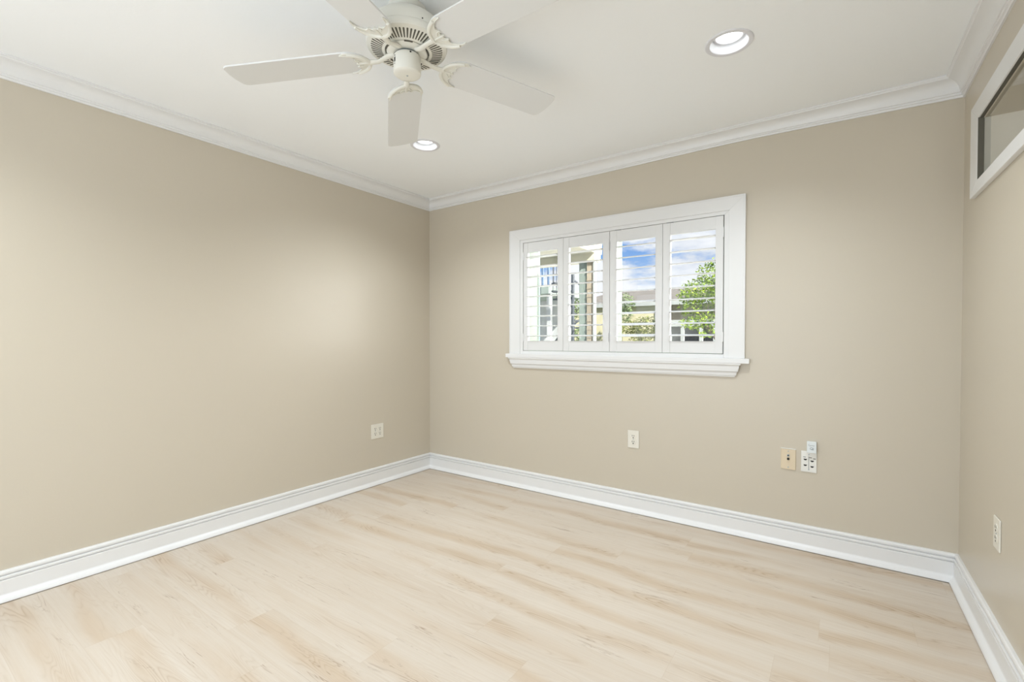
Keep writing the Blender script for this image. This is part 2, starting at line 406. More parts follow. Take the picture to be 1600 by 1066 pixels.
# ------------------------------------------------------------------ window with casing, stool and apron
win = bpy.data.objects.new('window_1', None); COL.objects.link(win); win.location = (1.745, 0, 1.05); struct(win, 'shuttered window in white casing')
X0, X1, ZT = sx(.887), sx(2.5885), sz(2.0235)         # outer casing
IX0, IX1, IZ = sx(.985), sx(2.499), sz(1.940)          # inner edge of the casing board
ZS = 1.052                                             # stool top
def cas(bm, x0, x1, z0, z1, y0, y1): box(bm, x0, x1, y0, y1, z0, z1)
bm = bmesh.new()                                       # mitred casing boards
def mitre(bm, o, i, y0, y1):
    """o, i: outer/inner (x0, x1, ztop); open at the bottom"""
    def pr(poly):
        a = [bm.verts.new((x, y0, z)) for x, z in poly]; b = [bm.verts.new((x, y1, z)) for x, z in poly]
        bm.faces.new(a); bm.faces.new(b[::-1])
        for k in range(4): bm.faces.new([a[k], b[k], b[(k+1) % 4], a[(k+1) % 4]])
    pr([(o[0], ZS), (o[0], o[2]), (i[0], i[2]), (i[0], ZS)])
    pr([(o[1], ZS), (i[1], ZS), (i[1], i[2]), (o[1], o[2])])
    pr([(o[0], o[2]), (o[1], o[2]), (i[1], i[2]), (i[0], i[2])])
mitre(bm, (X0, X1, ZT), (IX0, IX1, IZ), -.018, 0)
mitre(bm, (X0, X1, ZT), (X0+.010, X1-.010, ZT-.010), -.0205, -.018)
obj('window_casing', bm, 'trim', win, bevel=.0015)
FX0, FX1, FZ = sx(1.0135), sx(2.4715), sz(1.9165)
bm = bmesh.new(); mitre(bm, (IX0, IX1, IZ), (FX0, FX1, FZ), -.0135, .14)
box(bm, FX0, FX1, -.0135, .02, ZS-.004, sz(1.0755))
obj('window_jamb', bm, 'trim', win, bevel=.0015)
obj('window_stool', B(sx(.848)+.012, sx(2.612)+.003, -.036, .14, 1.0225, ZS), 'trim', win, bevel=.003)
bm = bmesh.new()                                       # apron: an inverted crown with mitred returns
ap = [(.034, 1.0225), (.034, 1.016), (.030, 1.013), (.027, 1.006), (.0275, .998), (.024, .985), (.0235, .976), (.019, .972), (.0165, .960), (.0155, .952), (.011, .949), (.010, .9415), (0, .9415)]
ax0, ax1 = .896, 2.572
rings = []
for s_, xb in ((1, ax0), (-1, ax1)):
    ring = [bm.verts.new((xb + s_*(.034 - t)*1.45, -t, z)) for t, z in ap] + [bm.verts.new((xb + s_*.034*1.45, 0, 1.0225))]
    rings.append(ring)
n = len(rings[0])
for i in range(n):
    j = (i+1) % n; bm.faces.new([rings[0][i], rings[0][j], rings[1][j], rings[1][i]])
bm.faces.new(rings[0]); bm.faces.new(rings[1][::-1])
obj('window_apron', bm, 'trim', win, smooth=True)
bm = bmesh.new()                                       # vinyl slider frame behind the shutters
VY0, VY1 = .085, .14
box(bm, FX0, FX0+.037, .016, VY1, ZS, FZ); box(bm, FX1-.035, FX1, VY0, VY1, ZS, FZ)
box(bm, FX0, FX1, VY0, VY1, ZS, ZS+.04); box(bm, FX0, FX1, VY0, VY1, FZ-.035, FZ); box(bm, 1.738, 1.772, .050, VY1, ZS, FZ)
obj('window_frame', bm, 'vinyl', win, bevel=.002)
for gx0, gx1 in ((FX0+.03, 1.742), (1.768, FX1-.03)): obj('window_glass', B(gx0, gx1, .110, .114, ZS+.03, FZ-.03), 'glass', win)

# plantation shutters
sh = empty('plantation_shutters', 'white four-panel plantation shutters with open louvers filling the window', 'shutter', (1.745, 0, ZS+.006))
seams = [sx(v) for v in (1.018, 1.370, 1.735, 2.101, 2.467)]
ops = [(1.058, 1.322), (1.417, 1.684), (1.787, 2.054), (2.150, 2.422)]
OZ0, OZ1 = sz(1.154), sz(1.838)
PY0, PY1 = -.014, .014
PZ0, PZ1 = sz(1.079), sz(1.9135)
tilts = [1.5, 4.5, 11.0, 5.0]
def louver_bm(x0, x1, z, tilt, chord=.088, th=.0092):
    bm = bmesh.new(); n = 20; a = []; b = []
    ct, st = math.cos(R(tilt)), math.sin(R(tilt))
    for k in range(n):
        t = 2*PI*k/n; u = chord/2*math.cos(t); v = th/2*math.sin(t)*(1.0 if abs(math.cos(t)) < .95 else .9)
        y, zz = u*ct - v*st, u*st + v*ct
        a.append(bm.verts.new((x0, y, z+zz))); b.append(bm.verts.new((x1, y, z+zz)))
    bm.faces.new(a); bm.faces.new(b[::-1])
    for k in range(n): bm.faces.new([a[k], b[k], b[(k+1) % n], a[(k+1) % n]])
    return bm
for i in range(4):
    p0, p1 = seams[i]+.0012, seams[i+1]-.0012
    o0, o1 = sx(ops[i][0]), sx(ops[i][1])
    bm = bmesh.new()
    box(bm, p0, o0, PY0, PY1, PZ0, PZ1); box(bm, o1, p1, PY0, PY1, PZ0, PZ1)
    box(bm, o0, o1, PY0+.0012, PY1-.0012, PZ0, OZ0); box(bm, o0, o1, PY0+.0012, PY1-.0012, OZ1, PZ1)
    pn = obj('shutter_panel', bm, 'shutter', sh, bevel=.0012)
    pitch = (OZ1-OZ0)/9
    for k in range(9):
        lv = obj('louver', louver_bm(o0+.001, o1-.001, OZ0 + pitch*(k+.5), tilts[i]), 'shutter', pn, smooth=True)
        lv.matrix_parent_inverse = pn.matrix_parent_inverse.copy()
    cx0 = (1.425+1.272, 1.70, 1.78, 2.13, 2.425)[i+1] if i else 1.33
    cb = obj('top_gap_shadow', B(cx0, cx0+.042, PY0+.001, PY1, PZ1+.0003, PZ1+.0027), 'iron', pn); cb.matrix_parent_inverse = Matrix.Identity(4)  # dark strip standing for the shadow in the gap above the panel
    # hinges on the outer and middle stiles
    for hz in (PZ0+.10, PZ1-.10):
        hx = p0 if i in (0, 2) else p1
        hb = bmesh.new(); box(hb, hx-.004, hx+.004, PY0-.004, PY0+.002, hz-.03, hz+.03)
        h = obj('hinge', hb, 'shutter', pn, bevel=.001); h.matrix_parent_inverse = pn.matrix_parent_inverse.copy()
for o in [o for o in bpy.data.objects if o.name.startswith(('louver', 'hinge', 'top_gap_shadow'))]:
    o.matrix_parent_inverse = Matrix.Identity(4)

# ------------------------------------------------------------------ transom in the right wall
tr = bpy.data.objects.new('window_2', None); COL.objects.link(tr); tr.location = RW(1.0, 0, 1.8); struct(tr, 'long high transom window with grey glass')
bm = bmesh.new()
o_, i_ = (.222, 1.76, 1.777, 2.163), (.345, 1.63, 1.829, 2.084)
def pq(poly, d0, d1):
    a = [bm.verts.new(RW(s, d0, z)) for s, z in poly]; b = [bm.verts.new(RW(s, d1, z)) for s, z in poly]
    bm.faces.new(a); bm.faces.new(b[::-1])
    for k in range(4): bm.faces.new([a[k], b[k], b[(k+1) % 4], a[(k+1) % 4]])
O = [(o_[0], o_[2]), (o_[1], o_[2]), (o_[1], o_[3]), (o_[0], o_[3])]; I = [(i_[0], i_[2]), (i_[1], i_[2]), (i_[1], i_[3]), (i_[0], i_[3])]
for k in range(4): pq([O[k], O[(k+1) % 4], I[(k+1) % 4], I[k]], -.018, 0)
obj('transom_casing', bm, 'trim', tr, bevel=.002)
bm = bmesh.new()
for (a, b, c, d) in ((TS0, i_[0]+.0, TZ0, TZ1), (i_[1], TS1, TZ0, TZ1)): rbox(bm, a, b, 0, .13, c, d)
rbox(bm, TS0, TS1, 0, .13, TZ0-.003, i_[2]); rbox(bm, TS0, TS1, 0, .13, i_[3], TZ1+.004)
obj('transom_jamb', bm, 'trim', tr)
bm = bmesh.new(); rbox(bm, i_[0]+.002, i_[1], .002, .006, i_[2], i_[3]); obj('transom_glass', bm, 'glass_grey', tr)
bm = bmesh.new()
rbox(bm, i_[0], i_[0]+.003, -.017, .002, i_[2], i_[3]); rbox(bm, i_[0], i_[1], -.012, .002, i_[3]-.002, i_[3])
obj('glazing_bead', bm, 'slot', tr)
# the hallway behind the transom
bm = bmesh.new()
box(bm, W+1.25, W+1.35, YF-.1, .15, -.12, HC+.16); box(bm, W+.25, W+1.35, .15, .25, -.12, HC+.16); box(bm, W+.25, W+1.35, YF-.2, YF-.1, -.12, HC+.16)
struct(obj('wall_hallway', bm, 'wall'))
struct(obj('floor_hallway', B(W+.25, W+1.35, YF-.1, .15, -.12, 0), 'floor'))
struct(obj('ceiling_hallway', B(W+.25, W+1.35, YF-.1, .15, HC, HC+.10), 'ceiling'))
light('hallway_fill_light', 'AREA', (W+.75, YF+.1, 1.2), (R(90), 0, 0), 24, (1, .98, .94), size=.9, size_y=1.8)  # added area light, brightens the hallway seen through the transom

# ------------------------------------------------------------------ recessed lights
def recessed(i, label):
    x, y = LT[i]
    e = empty('recessed_light', label, 'ceiling light', (x, y, HC-.004), 'recessed ceiling lights')
    bm = lathe(bmesh.new(), [(.0935, HC), (.0935, HC-.002), (.091, HC-.0045), (.080, HC-.0050), (.0745, HC-.0035), (.0725, HC+.001), (.079, HC+.001)], x, y, 64)
    obj('trim_ring', bm, 'metal_trim', e, smooth=True)
    bm = lathe(bmesh.new(), [(.0730, HC), (.070, HC+.012), (.0655, HC+.026), (.063, HC+.034)], x, y, 64)
    obj('reflector', bm, 'can', e, smooth=True)
    bm = lathe(bmesh.new(), [(.063, HC+.034), (.060, HC+.029), (.052, HC+.027), (.050, HC+.034)], x, y, 64)
    obj('lens_rim', bm, 'metal_trim', e, smooth=True)
    bm = lathe(bmesh.new(), [(0, HC+.031), (.030, HC+.0315), (.051, HC+.033)], x, y, 64)
    obj('lamp_lens', bm, 'lens', e, smooth=True)
    bm = lathe(bmesh.new(), [(.0795, HC+.001), (.0795, HC+.12), (0, HC+.12)], x, y, 32)
    obj('housing_can', bm, 'steel', e)
    return e
recessed(0, 'recessed ceiling light standing alone right of the fan, toward the transom')
recessed(1, 'recessed ceiling light just beyond the downward-pointing fan blade')
recessed(2, 'added unseen ceiling light at the rear of the room beside the transom wall')
recessed(3, 'added unseen ceiling light at the rear of the room beside the long wall')
for i, (x, y) in enumerate(LT):
    l_ = light('downlight_glow', 'SPOT', (x, y, HC+.026), (0, 0, 0), 78.0, (.885, .95, 1))
    l_.data.spot_size = R(140); l_.data.spot_blend = 1.0; l_.data.shadow_soft_size = .03

# ------------------------------------------------------------------ ceiling fan
FX, FY, FZB = 1.705, -1.822, 2.229
fan = empty('ceiling_fan', 'white five-blade ceiling fan with scrolled blade arms and vented motor', 'ceiling fan', (FX, FY, HC))
obj('canopy', lathe(bmesh.new(), [(0, HC), (.072, HC), (.072, HC-.006), (.066, HC-.020), (.052, HC-.028), (0, HC-.028)], FX, FY), 'fan_white', fan, smooth=True)
obj('neck', lathe(bmesh.new(), [(.036, HC-.02), (.036, 2.36)], FX, FY), 'fan_white', fan, smooth=True)
obj('motor_housing', lathe(bmesh.new(), [(0, 2.371), (.050, 2.3705), (.058, 2.3690), (.085, 2.3650), (.110, 2.355), (.130, 2.338), (.140, 2.318), (.1430, 2.302), (.1435, 2.2885), (.1420, 2.2865), (.1420, 2.2845), (.1470, 2.283), (.1495, 2.276),
    (.1495, 2.268), (.146, 2.2595), (.137, 2.2562), (.086, 2.2440), (.082, 2.2430), (.0805, 2.247), (.0805, 2.262), (0, 2.262)], FX, FY, 96), 'fan_white', fan, smooth=True)
bm = bmesh.new()
NS = 60
sl = math.atan2(2.2560-2.2440, .134-.086)
for k in range(NS):
    a = 2*PI*k/NS
    mt = Matrix.Translation((FX, FY, 0)) @ Matrix.Rotation(a, 4, 'Z') @ Matrix.Translation((.1115, 0, 2.2503)) @ Matrix.Rotation(-sl, 4, 'Y')
    wd = .0026
    poly = [(-.019, -wd*.8), (.019, -wd*1.25), (.021, 0), (.019, wd*1.25), (-.019, wd*.8), (-.0205, 0)]
    prism(bm, poly, -.0008, .0022, mt)
vs = obj('vent_slots', bm, 'slot', fan); vs['label'] = 'ring of dark radial cooling slots'
bm = bmesh.new()
for k in range(5):
    a = R(210.5+2.2+36) - k*R(72)
    for q in range(9):
        pass
    pts = [(.0815*math.cos(a+R(d)), .0815*math.sin(a+R(d))) for d in range(-11, 12, 2)]
    pin = [(.0755*math.cos(a+R(d)), .0755*math.sin(a+R(d))) for d in range(11, -12, -2)]
    obj('rotor_opening', prism(bmesh.new(), pts+pin, 2.2405, 2.246, Matrix.Translation((FX, FY, 0))), 'slot', fan)
bm.free()
obj('flywheel', lathe(bmesh.new(), [(.040, 2.262), (.0755, 2.2600), (.0755, 2.2440), (.070, 2.2390), (.044, 2.2365), (.036, 2.240)], FX, FY, 64), 'fan_white', fan, smooth=True)
obj('mounting_bracket', lathe(bmesh.new(), [(.036, 2.252), (.036, 2.236), (.043, 2.232), (.043, 2.2275), (.0, 2.2275)], FX, FY, 32), 'steel', fan, smooth=True)
sw = obj('switch_housing', lathe(bmesh.new(), [(0, 2.2300), (.047, 2.2298), (.0492, 2.2270), (.0500, 2.2230), (.0512, 2.172), (.0500, 2.1650), (.0455, 2.1612), (.030, 2.1598), (0, 2.1593)], FX, FY, 64), 'fan_white', fan, smooth=True)
bm = bmesh.new()
# slots and screws of the switch housing (towards the camera side)
def on_cup(deg, z, r, wdt, hgt, bm):
    a = R(deg); mt = Matrix.Translation((FX, FY, z)) @ Matrix.Rotation(a, 4, 'Z') @ Matrix.Translation((r, 0, 0)); box(bm, -.001, .0012, -wdt, wdt, -hgt, hgt, mt)
on_cup(-105, 2.202, .0502, .0035, .008, bm); 
for dg, zz, wv, hv in ((-105, 2.217, .0015, .002), (-105, 2.187, .0015, .002), (-29, 2.2225, .003, .0025)):
    b2 = bmesh.new(); on_cup(dg, zz, .0502, wv, hv, b2); o = obj('screw_hole', b2, 'hole', sw); o.matrix_parent_inverse = Matrix.Identity(4)
o = obj('pull_chain_slot', bm, 'hole', sw); o.matrix_parent_inverse = Matrix.Identity(4)
bm = lathe(bmesh.new(), [(.0035, 2.1598), (.0035, 2.1583), (0, 2.1578)], FX, FY, 16)
o = obj('centre_screw', bm, 'steel', sw); o.matrix_parent_inverse = Matrix.Identity(4)
bm = bmesh.new()
for d in (-21,): on_cup(d, 2.294, .1430, .0022, .0022, bm)
obj('housing_screw', bm, 'hole', fan)

BL = [(1.93, -5.73, 5.07, .0196), (.97, -16.81, 3.51, .0006), (3.75, -8.62, .01, .0214), (3.65, -6.73, 1.63, .0347), (.58, -9.14, .01, .0143)]
HWD = .077; RT = .68
def blade_outline():
    pts = []
    n = 14
    for k in range(n+1):                                     # rounded root
        a = PI/2 + PI*k/n; pts.append((.228 + .078*math.cos(a), HWD*.97*math.sin(a)))
    pts = pts[::1]
    rc = .026
    def arc(cx, cy, a0, a1, m=6): return [(cx + rc*math.cos(a0+(a1-a0)*k/m), cy + rc*math.sin(a0+(a1-a0)*k/m)) for k in range(m+1)]
    tip = arc(RT-rc-.004, -HWD+rc, -PI/2, 0) + [(RT, -.02), (RT, .02)] + arc(RT-rc-.004, HWD-rc, 0, PI/2)
    return pts + tip
for k, (dth, ph, dr, dz) in enumerate(BL):
    th = R(210.5 + dth) - k*R(72); ph = R(ph); dr = R(dr)
    u = Vector((math.cos(th)*math.cos(dr), math.sin(th)*math.cos(dr), -math.sin(dr)))
    v = Vector((-math.sin(th)*math.cos(ph), math.cos(th)*math.cos(ph), math.sin(ph)))
    v = (v - u*v.dot(u)).normalized(); nn = u.cross(v)
    C0 = Vector((FX, FY, 2.211 + dz))
    mt = Matrix(((u.x, v.x, nn.x, C0.x), (u.y, v.y, nn.y, C0.y), (u.z, v.z, nn.z, C0.z), (0, 0, 0, 1)))
    bl = obj('blade', prism(bmesh.new(), blade_outline(), 0, .006, mt), 'fan_blade', fan, bevel=.001)
    # scrolled iron: plate with a scalloped inner edge, raised rim and curls, on the underside
    outer = []
    for q in range(25):
        a = PI/2 + R(8) + (PI - R(16))*q/24; outer.append((.232 + .090*math.cos(a), (HWD-.001)*math.sin(a)))
    inner = [(.236, -.068), (.221, -.066), (.206, -.060), (.196, -.050), (.188, -.038), (.190, -.028), (.196, -.022), (.187, -.015), (.185, -.007), (.194, 0), (.185, .007), (.187, .015), (.196, .022), (.190, .028), (.188, .038), (.196, .050), (.206, .060), (.221, .066), (.236, .068)]
    bm = bmesh.new()
    prism(bm, outer + inner, -.0045, -.0005, mt)
    def tb(pts, r): tube(bm, [mt @ Vector((a, b, -.0055)) for a, b in pts], r, 8)
    tb([(a*.97+.0065, b*.92) for a, b in outer[1:-1]], .0066)
    tb(inner, .0018)
    for s_ in (1, -1):
        tb([(.172, .012*s_), (.182, .022*s_), (.194, .024*s_)], .0022)
    tb([(.140, 0), (.165, 0), (.190, 0)], .0036)
    # arm from the flywheel out to the plate
    a0 = Vector((FX + .050*math.cos(th), FY + .050*math.sin(th), 2.2400)); a1 = Vector((FX + .075*math.cos(th), FY + .075*math.sin(th), 2.2330))
    a2 = mt @ Vector((.110, 0, -.006)); a3 = mt @ Vector((.150, 0, -.0045))
    tube(bm, [a0, a1, (a1+a2)/2, a2, a3], [.012, .0125, .0105, .0100, .0125], 12, .65)
    ir = obj('blade_arm', bm, 'fan_white', bl, smooth=True); ir.matrix_parent_inverse = Matrix.Identity(4)

# ------------------------------------------------------------------ wall plates (local: x right, y out of the wall, z up)
def frame(origin, right, out):
    r_, o_, u_ = Vector(right).normalized(), Vector(out).normalized(), Vector((0, 0, 1))
    return Matrix(((r_.x, o_.x, 0, origin[0]), (r_.y, o_.y, 0, origin[1]), (0, 0, 1, origin[2]), (0, 0, 0, 1)))
def child(name, bm, m, par, mt, smooth=False, bevel=0):
    o = obj(name, bm, m, None, smooth, bevel); o.parent = par; return o
def plate_thing(name, label, cat, mt, w_, h_, m, group=None):
    e = empty(name, label, cat, (0, 0, 0), group); e.matrix_world = mt
    child('face_plate', B(-w_/2, w_/2, 0, .0055, -h_/2, h_), m, e, mt) if False else child('face_plate', B(-w_/2, w_/2, 0, .0055, -h_/2, h_/2), m, e, mt, bevel=.0025)
    return e
def disc(bm, x, z, r, y0, y1, seg=16, a0=0, a1=2*PI):
    n = seg; full = abs(a1-a0-2*PI) < 1e-6
    poly = [(x + r*math.cos(a0+(a1-a0)*k/(n if full else n-1)), z + r*math.sin(a0+(a1-a0)*k/(n if full else n-1))) for k in range(n)]
    a = [bm.verts.new((p, y0, q)) for p, q in poly]; b = [bm.verts.new((p, y1, q)) for p, q in poly]
    bm.faces.new(a); bm.faces.new(b[::-1])
    for k in range(n): bm.faces.new([a[k], b[k], b[(k+1) % n], a[(k+1) % n]])
    return bm
def receptacle(e, x, m='plate'):
    for z in (.0195, -.0195):
        bm = bmesh.new(); disc(bm, x, z, .0170, .005, .0072, 28)
        rc = child('receptacle_face', bm, m, e, None, bevel=.0006)
        bm = bmesh.new()
        box(bm, x-.0080, x-.0048, .0070, .0076, z+.000, z+.010); box(bm, x+.0048, x+.0078, .0070, .0076, z+.001, z+.009); disc(bm, x, z-.008, .0038, .0070, .0076, 12)
        child('socket_slots', bm, 'hole', rc, None)
    child('screw', disc(bmesh.new(), x, 0, .003, .005, .0066, 12), 'steel', e, None)
# left wall, double-gang
mt = frame((0, -.5925, .4265), (0, 1, 0), (1, 0, 0))
e = plate_thing('wall_outlet', 'wide off-white double outlet on the long wall near the corner', 'electrical outlet', mt, .122, .117, 'plate')
receptacle(e, -.023); receptacle(e, .023)
# window wall, single
mt = frame((1.9125, 0, .4915), (1, 0, 0), (0, -1, 0))
e = plate_thing('wall_outlet', 'off-white single duplex outlet below the window', 'electrical outlet', mt, .079, .119, 'plate')
receptacle(e, 0)
# almond jack plate
mt = frame((2.8155, 0, .4905), (1, 0, 0), (0, -1, 0))
e = plate_thing('cable_jack_plate', 'almond plate with two dark cable jacks on the window wall', 'wall plate', mt, .073, .117, 'almond')
for z in (.022, .002):
    c = child('jack', disc(bmesh.new(), 0, z, .0062, .005, .012, 16), 'steel' if z > .01 else 'hole', e, None)
    h_ = child('jack_hole', disc(bmesh.new(), 0, z, .0038, .0120, .0124, 12), 'hole', c, None)
for z in (.045, -.045): child('screw', disc(bmesh.new(), 0, z, .0032, .005, .0066, 12), 'steel', e, None)
child('top_lip', B(-.038, .038, 0, .0075, .0570, .0610), 'plate_cool', e, None, bevel=.001)
# white phone plate
mt = frame((2.9135, 0, .4895), (1, 0, 0), (0, -1, 0))
e = plate_thing('phone_jack_plate', 'white four-port jack plate right of the almond plate', 'wall plate', mt, .074, .116, 'plate_cool')
child('centre_groove', B(-.0011, .0011, .0053, .0060, -.040, .030), 'ink', e, None)
for z in (.040, -.043): child('screw', disc(bmesh.new(), 0, z, .0032, .005, .0066, 12), 'steel', e, None)
for x, z in ((-.0165, .012), (-.0165, -.020), (.0155, .006), (.0155, -.025)):
    child('port', disc(bmesh.new(), x, z+.003, .0082, .0054, .0062, 14, PI, 2*PI), 'hole', e, None)
for x, z in ((-.020, .025), (.008, .024), (.026, .020)):
    child('port_latch', B(x-.006, x+.006, .0054, .0064, z-.0016, z+.0016), 'ink' if x < 0 else 'bark', e, None)
# little white adapter over the plate
mt = frame((2.927, -.006, .5745), (1, 0, 0), (0, -1, 0))
e = empty('plug_adapter', 'small pale adapter with faint marks sticking up over the four-port plate', 'adapter', (0, 0, 0)); e.matrix_world = mt
child('adapter_body', B(-.0225, .0225, -.006, .020, -.031, .030), 'tag', e, None, bevel=.002)
bm = bmesh.new()
tube(bm, [(-.013, .0205, .018), (-.013, .0205, .008), (-.004, .0205, .008)], .0008, 6)
tube(bm, [(-.006, .0205, .011), (-.002, .0205, .009), (.002, .0205, .012), (.006, .0205, .009), (.010, .0205, .011), (.013, .0205, .0095)], .0008, 6)
tube(bm, [(-.001 + .006*math.cos(t), .0205, -.006 + .006*math.sin(t)) for t in [i*PI/8 for i in range(17)]], .0008, 6)
tube(bm, [(-.002, .0205, -.009), (.007, .0205, -.013), (.010, .0205, -.011)], .0008, 6)
tube(bm, [(.008, .0205, -.001), (.008, .0205, -.010)], .0007, 6)
child('printed_marks', bm, 'ink', e, None)
# right wall plate
out = (-math.cos(SK), -math.sin(SK), 0); right = (math.sin(SK), -math.cos(SK), 0)
q = RW(.640, 0, .455)
mt = frame(q, right, out)
e = plate_thing('wall_outlet', 'pale outlet on the transom wall seen nearly edge on', 'electrical outlet', mt, .078, .117, 'plate')
receptacle(e, 0)

# ------------------------------------------------------------------ outside
struct(obj('ground', B(-60, 60, .15, 90, -.30, -.12), 'ground'), 'lawn outside the window')
struct(obj('ground_paving', B(-9, 12, .15, 8.5, -.12, -.10), 'paving'), 'unseen pale paving widened to bounce sun through the window')  # out of view, made wide and white to throw sun onto the ceiling
# wing beside the window with its corner post and covered porch
e = empty('house_wing', 'pale green stucco wing beside the window under a porch roof', 'building', (.2, .8, -.10))
obj('wall', B(-2.5, .385, .16, 1.16, -.10, 2.25), 'stucco_green', e)
obj('corner_board', B(.37, .43, 1.16, 1.20, -.10, 2.25), 'greenpost', e, bevel=.003)
pg = obj('patio_door', B(-.6, .39, 1.24, 1.27, -.05, 2.15), 'door_glass', e)
obj('porch_roof', B(-3.2, .50, .16, 2.62, 2.262, 2.42), 'soffit', e)
obj('roof_beam', B(-3.2, .50, 2.40, 2.58, 2.16, 2.262), 'soffit', e)
bm = B(.376, .470, 2.44, 2.48, -.10, 2.16)
for k in range(21): box(bm, .370, .472, 2.434, 2.482, -.08 + k*.105, -.068 + k*.105)
obj('siding_pillar', bm, 'siding', e)
obj('corner_trim', B(.472, .495, 2.42, 2.47, -.10, 2.16), 'white_out', e)
obj('green_post', B(.255, .374, 2.46, 2.56, -.10, 2.16), 'greenpost', e, bevel=.004)
bm = bmesh.new(); box(bm, -.02, .10, 2.36, 2.42, 2.215, 2.235); obj('porch_lamp', bm, 'iron', e, bevel=.01)
# spiral staircase
e = empty('spiral_staircase', 'dark iron spiral staircase seen between the left louvers', 'staircase', (-2.21, 7, -.10))
obj('centre_pole', lathe(bmesh.new(), [(.04, -.10), (.04, 2.72), (0, 2.75)], -2.21, 7, 12), 'iron', e)
for k in range(15):
    a = R(-150 + k*27); z = .02 + k*.175
    mt = Matrix.Translation((-2.21, 7, z)) @ Matrix.Rotation(a, 4, 'Z')
    prism(bm := bmesh.new(), [(.03, -.04), (.50, -.12), (.50, .12), (.03, .04)], 0, .035, mt); obj('tread', bm, 'iron', e)
    bm = bmesh.new(); p = mt @ Vector((.48, 0, 0)); tube(bm, [p, p + Vector((0, 0, .9))], .010, 6); obj('baluster', bm, 'iron', e)
obj('handrail', tube(bmesh.new(), [(-2.21 + .48*math.cos(R(-150 + k*13.5)), 7 + .48*math.sin(R(-150 + k*13.5)), .92 + k*.0875) for k in range(21)], .022, 8), 'iron', e, smooth=True)
# balcony the stair serves
e = empty('balcony', 'raised balcony with slate blue railing behind the spiral stair', 'balcony', (-3.1, 7.6, 2.3))
obj('deck', B(-5.5, -3.0, 7.2, 9.2, 2.32, 2.50), 'greenpost', e)
for k in range(14):
    x = -3.03 - k*.17; obj('baluster', B(x-.022, x+.022, 7.22, 7.26, 2.50, 3.30), 'blue_rail', e)
obj('top_rail', B(-5.5, -3.0, 7.20, 7.28, 3.30, 3.37), 'blue_rail', e)
for x in (-3.06, -4.4): obj('post', B(x-.05, x+.05, 7.3, 7.4, -.10, 2.32), 'white_out', e)
obj('rear_wall', B(-5.5, -3.45, 9.2, 9.35, -.10, 2.32), 'white_out', e)
# potted plant
def leaves(bm, c, rad, n, size, rnd, squash=1.0):
    for _ in range(n):
        d = Vector((rnd.gauss(0, 1), rnd.gauss(0, 1), rnd.gauss(0, 1))).normalized()
        p = Vector(c) + Vector((d.x*rad[0], d.y*rad[1], d.z*rad[2]))*rnd.uniform(.55, 1.05)
        m3 = Matrix.Rotation(rnd.uniform(0, 2*PI), 3, 'Z') @ Matrix.Rotation(rnd.uniform(-1, 1), 3, 'X') @ Matrix.Rotation(rnd.uniform(-1, 1), 3, 'Y')
        s = size*rnd.uniform(.7, 1.3)
        bm.faces.new([bm.verts.new(p + m3 @ Vector(q)) for q in ((-s, 0, 0), (-.2*s, -.42*s, .12*s), (s, 0, -.1*s), (-.2*s, .42*s, .12*s))])
def plant(name, label, cat, base, blobs, m, n, size, trunk=None, seed=1, group=None):
    rnd = random.Random(seed); e = empty(name, label, cat, base, group); bm = bmesh.new()
    for (c, rad) in blobs:
        leaves(bm, c, rad, int(n*rad[0]*rad[2]*8), size, rnd)
    f = obj('foliage', bm, m, e)
    bm = bmesh.new()
    for pts, r in (trunk or []): tube(bm, pts, r, 8)
    if trunk: obj('trunk', bm, 'bark', e, smooth=True)
    else: bm.free()
    return e
plant('broadleaf_tree', 'bright green leafy tree outside the rightmost shutter panel', 'tree', (.75, 9, -.12),
      [((.62, 9, 2.72), (.48, .5, .38)), ((.35, 8.9, 2.36), (.55, .5, .30)), ((.75, 9.1, 2.25), (.60, .5, .40)), ((.05, 9, 1.92), (.34, .4, .22)), ((.55, 9, 1.62), (.50, .4, .22)), ((1.2, 9.1, 2.5), (.60, .5, .50)), ((1.3, 9, 1.9), (.50, .5, .40)),
       ((0.0, 9, 2.20), (.34, .35, .16)), ((.15, 8.9, 1.55), (.40, .4, .18)), ((.45, 8.9, 1.30), (.24, .3, .12))],
      'leaf_bright', 520, .042, [([(.75, 9, -.12), (.74, 9, 1.0), (.70, 9, 1.7), (.65, 9, 2.6)], [.08, .065, .05, .02]), ([(.74, 9, 1.0), (.3, 8.95, 1.6), (.1, 8.95, 2.1)], [.05, .035, .015]), ([(.74, 9, 1.1), (1.2, 9, 2.2)], [.05, .02])], 3)
plant('shrub', 'olive green shrub outside the third shutter panel', 'shrub', (-1.25, 9, -.12),
      [((-1.10, 9, 1.50), (.40, .4, .26)), ((-1.50, 9, 1.44), (.34, .4, .20)), ((-1.05, 9, 1.05), (.55, .45, .34)), ((-1.4, 9, .5), (.6, .5, .55))],
      'leaf_olive', 900, .036, [([(-1.25, 9, -.12), (-1.22, 9, 1.2)], [.04, .02])], 5)
plant('shrub', 'pale hedge behind the spiral staircase', 'shrub', (-5.4, 11, -.12),
      [((-5.3, 11, .3), (1.6, .5, .4)), ((-6.6, 11, 2.3), (.8, .5, .6)), ((-5.4, 11, 2.2), (.8, .5, .5)), ((-4.5, 11, 2.15), (.6, .5, .42)), ((-6.4, 11, 1.1), (1.0, .5, .9)), ((-4.9, 11, 1.1), (.9, .5, .9))],
      'leaf_far', 150, .09, None, 8)
plant('broadleaf_tree', 'small distant tree right of the siding pillar', 'tree', (-3.4, 13, -.12),
      [((-3.25, 13, 2.45), (.36, .35, .34)), ((-3.30, 13, 2.0), (.34, .35, .30))], 'leaf_far', 420, .05, [([(-3.4, 13, -.12), (-3.4, 13, 2.3)], [.07, .03])], 9)
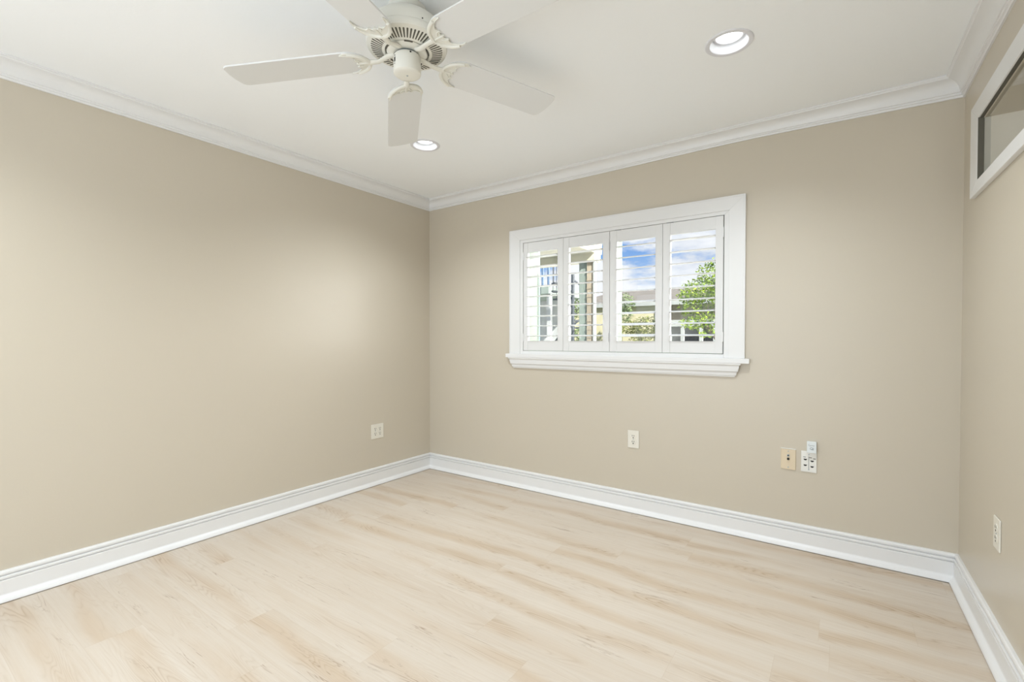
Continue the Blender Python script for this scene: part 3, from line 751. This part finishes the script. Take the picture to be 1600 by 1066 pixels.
# neighbouring low house with carport
e = empty('neighbour_house', 'low cream house with tan shingle roof across the lawn', 'building', (-3.2, 15, -.12))
obj('wall', B(-6.2, -2.55, 14.16, 19, -.12, 2.52), 'cream', e)
bm = bmesh.new()
for (x0, x1) in ((-6.6, 3.6),):
    v = [bm.verts.new(c) for c in ((x0, 14.1, 2.52), (x1, 14.1, 2.52), (x1, 19.6, 2.52), (x0, 19.6, 2.52), (x0+1.2, 16.8, 3.25), (x1-1.2, 16.8, 3.25))]
    for f in ((0, 1, 5, 4), (2, 3, 4, 5), (0, 4, 3), (1, 2, 5), (0, 3, 2, 1)): bm.faces.new([v[i] for i in f])
obj('roof', bm, 'shingle', e)
obj('fascia', B(-6.6, 3.6, 14.02, 14.10, 2.40, 2.54), 'white_out', e)
obj('white_wall', B(-2.55, -2.05, 14.12, 19, -.12, 2.40), 'white_out', e)
obj('carport_beam', B(-2.05, 3.6, 14.3, 14.5, 1.62, 1.86), 'white_out', e)
for x in (-1.62, -.98, -.52, -.02, .5, 1.1): obj('carport_post', B(x-.055, x+.055, 14.3, 14.42, -.12, 1.62), 'white_out', e)
obj('rear_wall', B(-2.05, 3.6, 18.6, 18.8, -.12, 2.52), 'siding', e)
obj('gable_panel', B(-2.05, 3.6, 14.42, 14.5, 1.86, 2.42), 'siding', e)
# parked car under the carport
def car(name, label, x, y, m):
    e = empty(name, label, 'car', (x, y, -.12))
    prof = [(-2.2, .35), (-2.15, .75), (-1.3, .92), (-.75, 1.38), (.75, 1.42), (1.5, 1.0), (2.15, .92), (2.2, .35)]
    bm = bmesh.new(); a = [bm.verts.new((x-.85, y+p, z-.12)) for p, z in prof]; b = [bm.verts.new((x+.85, y+p, z-.12)) for p, z in prof]
    bm.faces.new(a); bm.faces.new(b[::-1])
    for k in range(len(prof)): bm.faces.new([a[k], b[k], b[(k+1) % len(prof)], a[(k+1) % len(prof)]])
    obj('body', bm, m, e, bevel=.06)
    bm = bmesh.new(); quad(bm, (x-.7, y-1.24, .84), (x+.7, y-1.24, .84), (x+.62, y-.80, 1.20), (x-.62, y-.80, 1.20)); g = obj('windscreen', bm, 'car_glass', e); g.location += Vector((0, -.03, .03))
    for sx_ in (-.8, .8):
        for sy_ in (-1.4, 1.4):
            bm = lathe(bmesh.new(), [(0, -.1), (.33, -.1), (.33, .1), (0, .1)], 0, 0, 20, Matrix.Translation((x+sx_, y+sy_, .21)) @ Matrix.Rotation(PI/2, 4, 'Y')); obj('wheel', bm, 'tyre', e)
    return e
car('car', 'dark blue car parked under the carport of the low house', .9, 16.6, 'car')
car('car', 'dark car parked beside the low house beyond the siding pillar', -1.12, 16.6, 'tyre')
e = obj('glazed_pot', lathe(bmesh.new(), [(0, -.10), (.16, -.10), (.24, .50), (.26, 1.12), (.22, 1.24), (.20, 1.20), (0, 1.18)], -2.62, 5.6, 24), 'pot_yellow', smooth=True)
tag(e, 'tall yellow-green glazed pot at the foot of the balcony', 'pot')
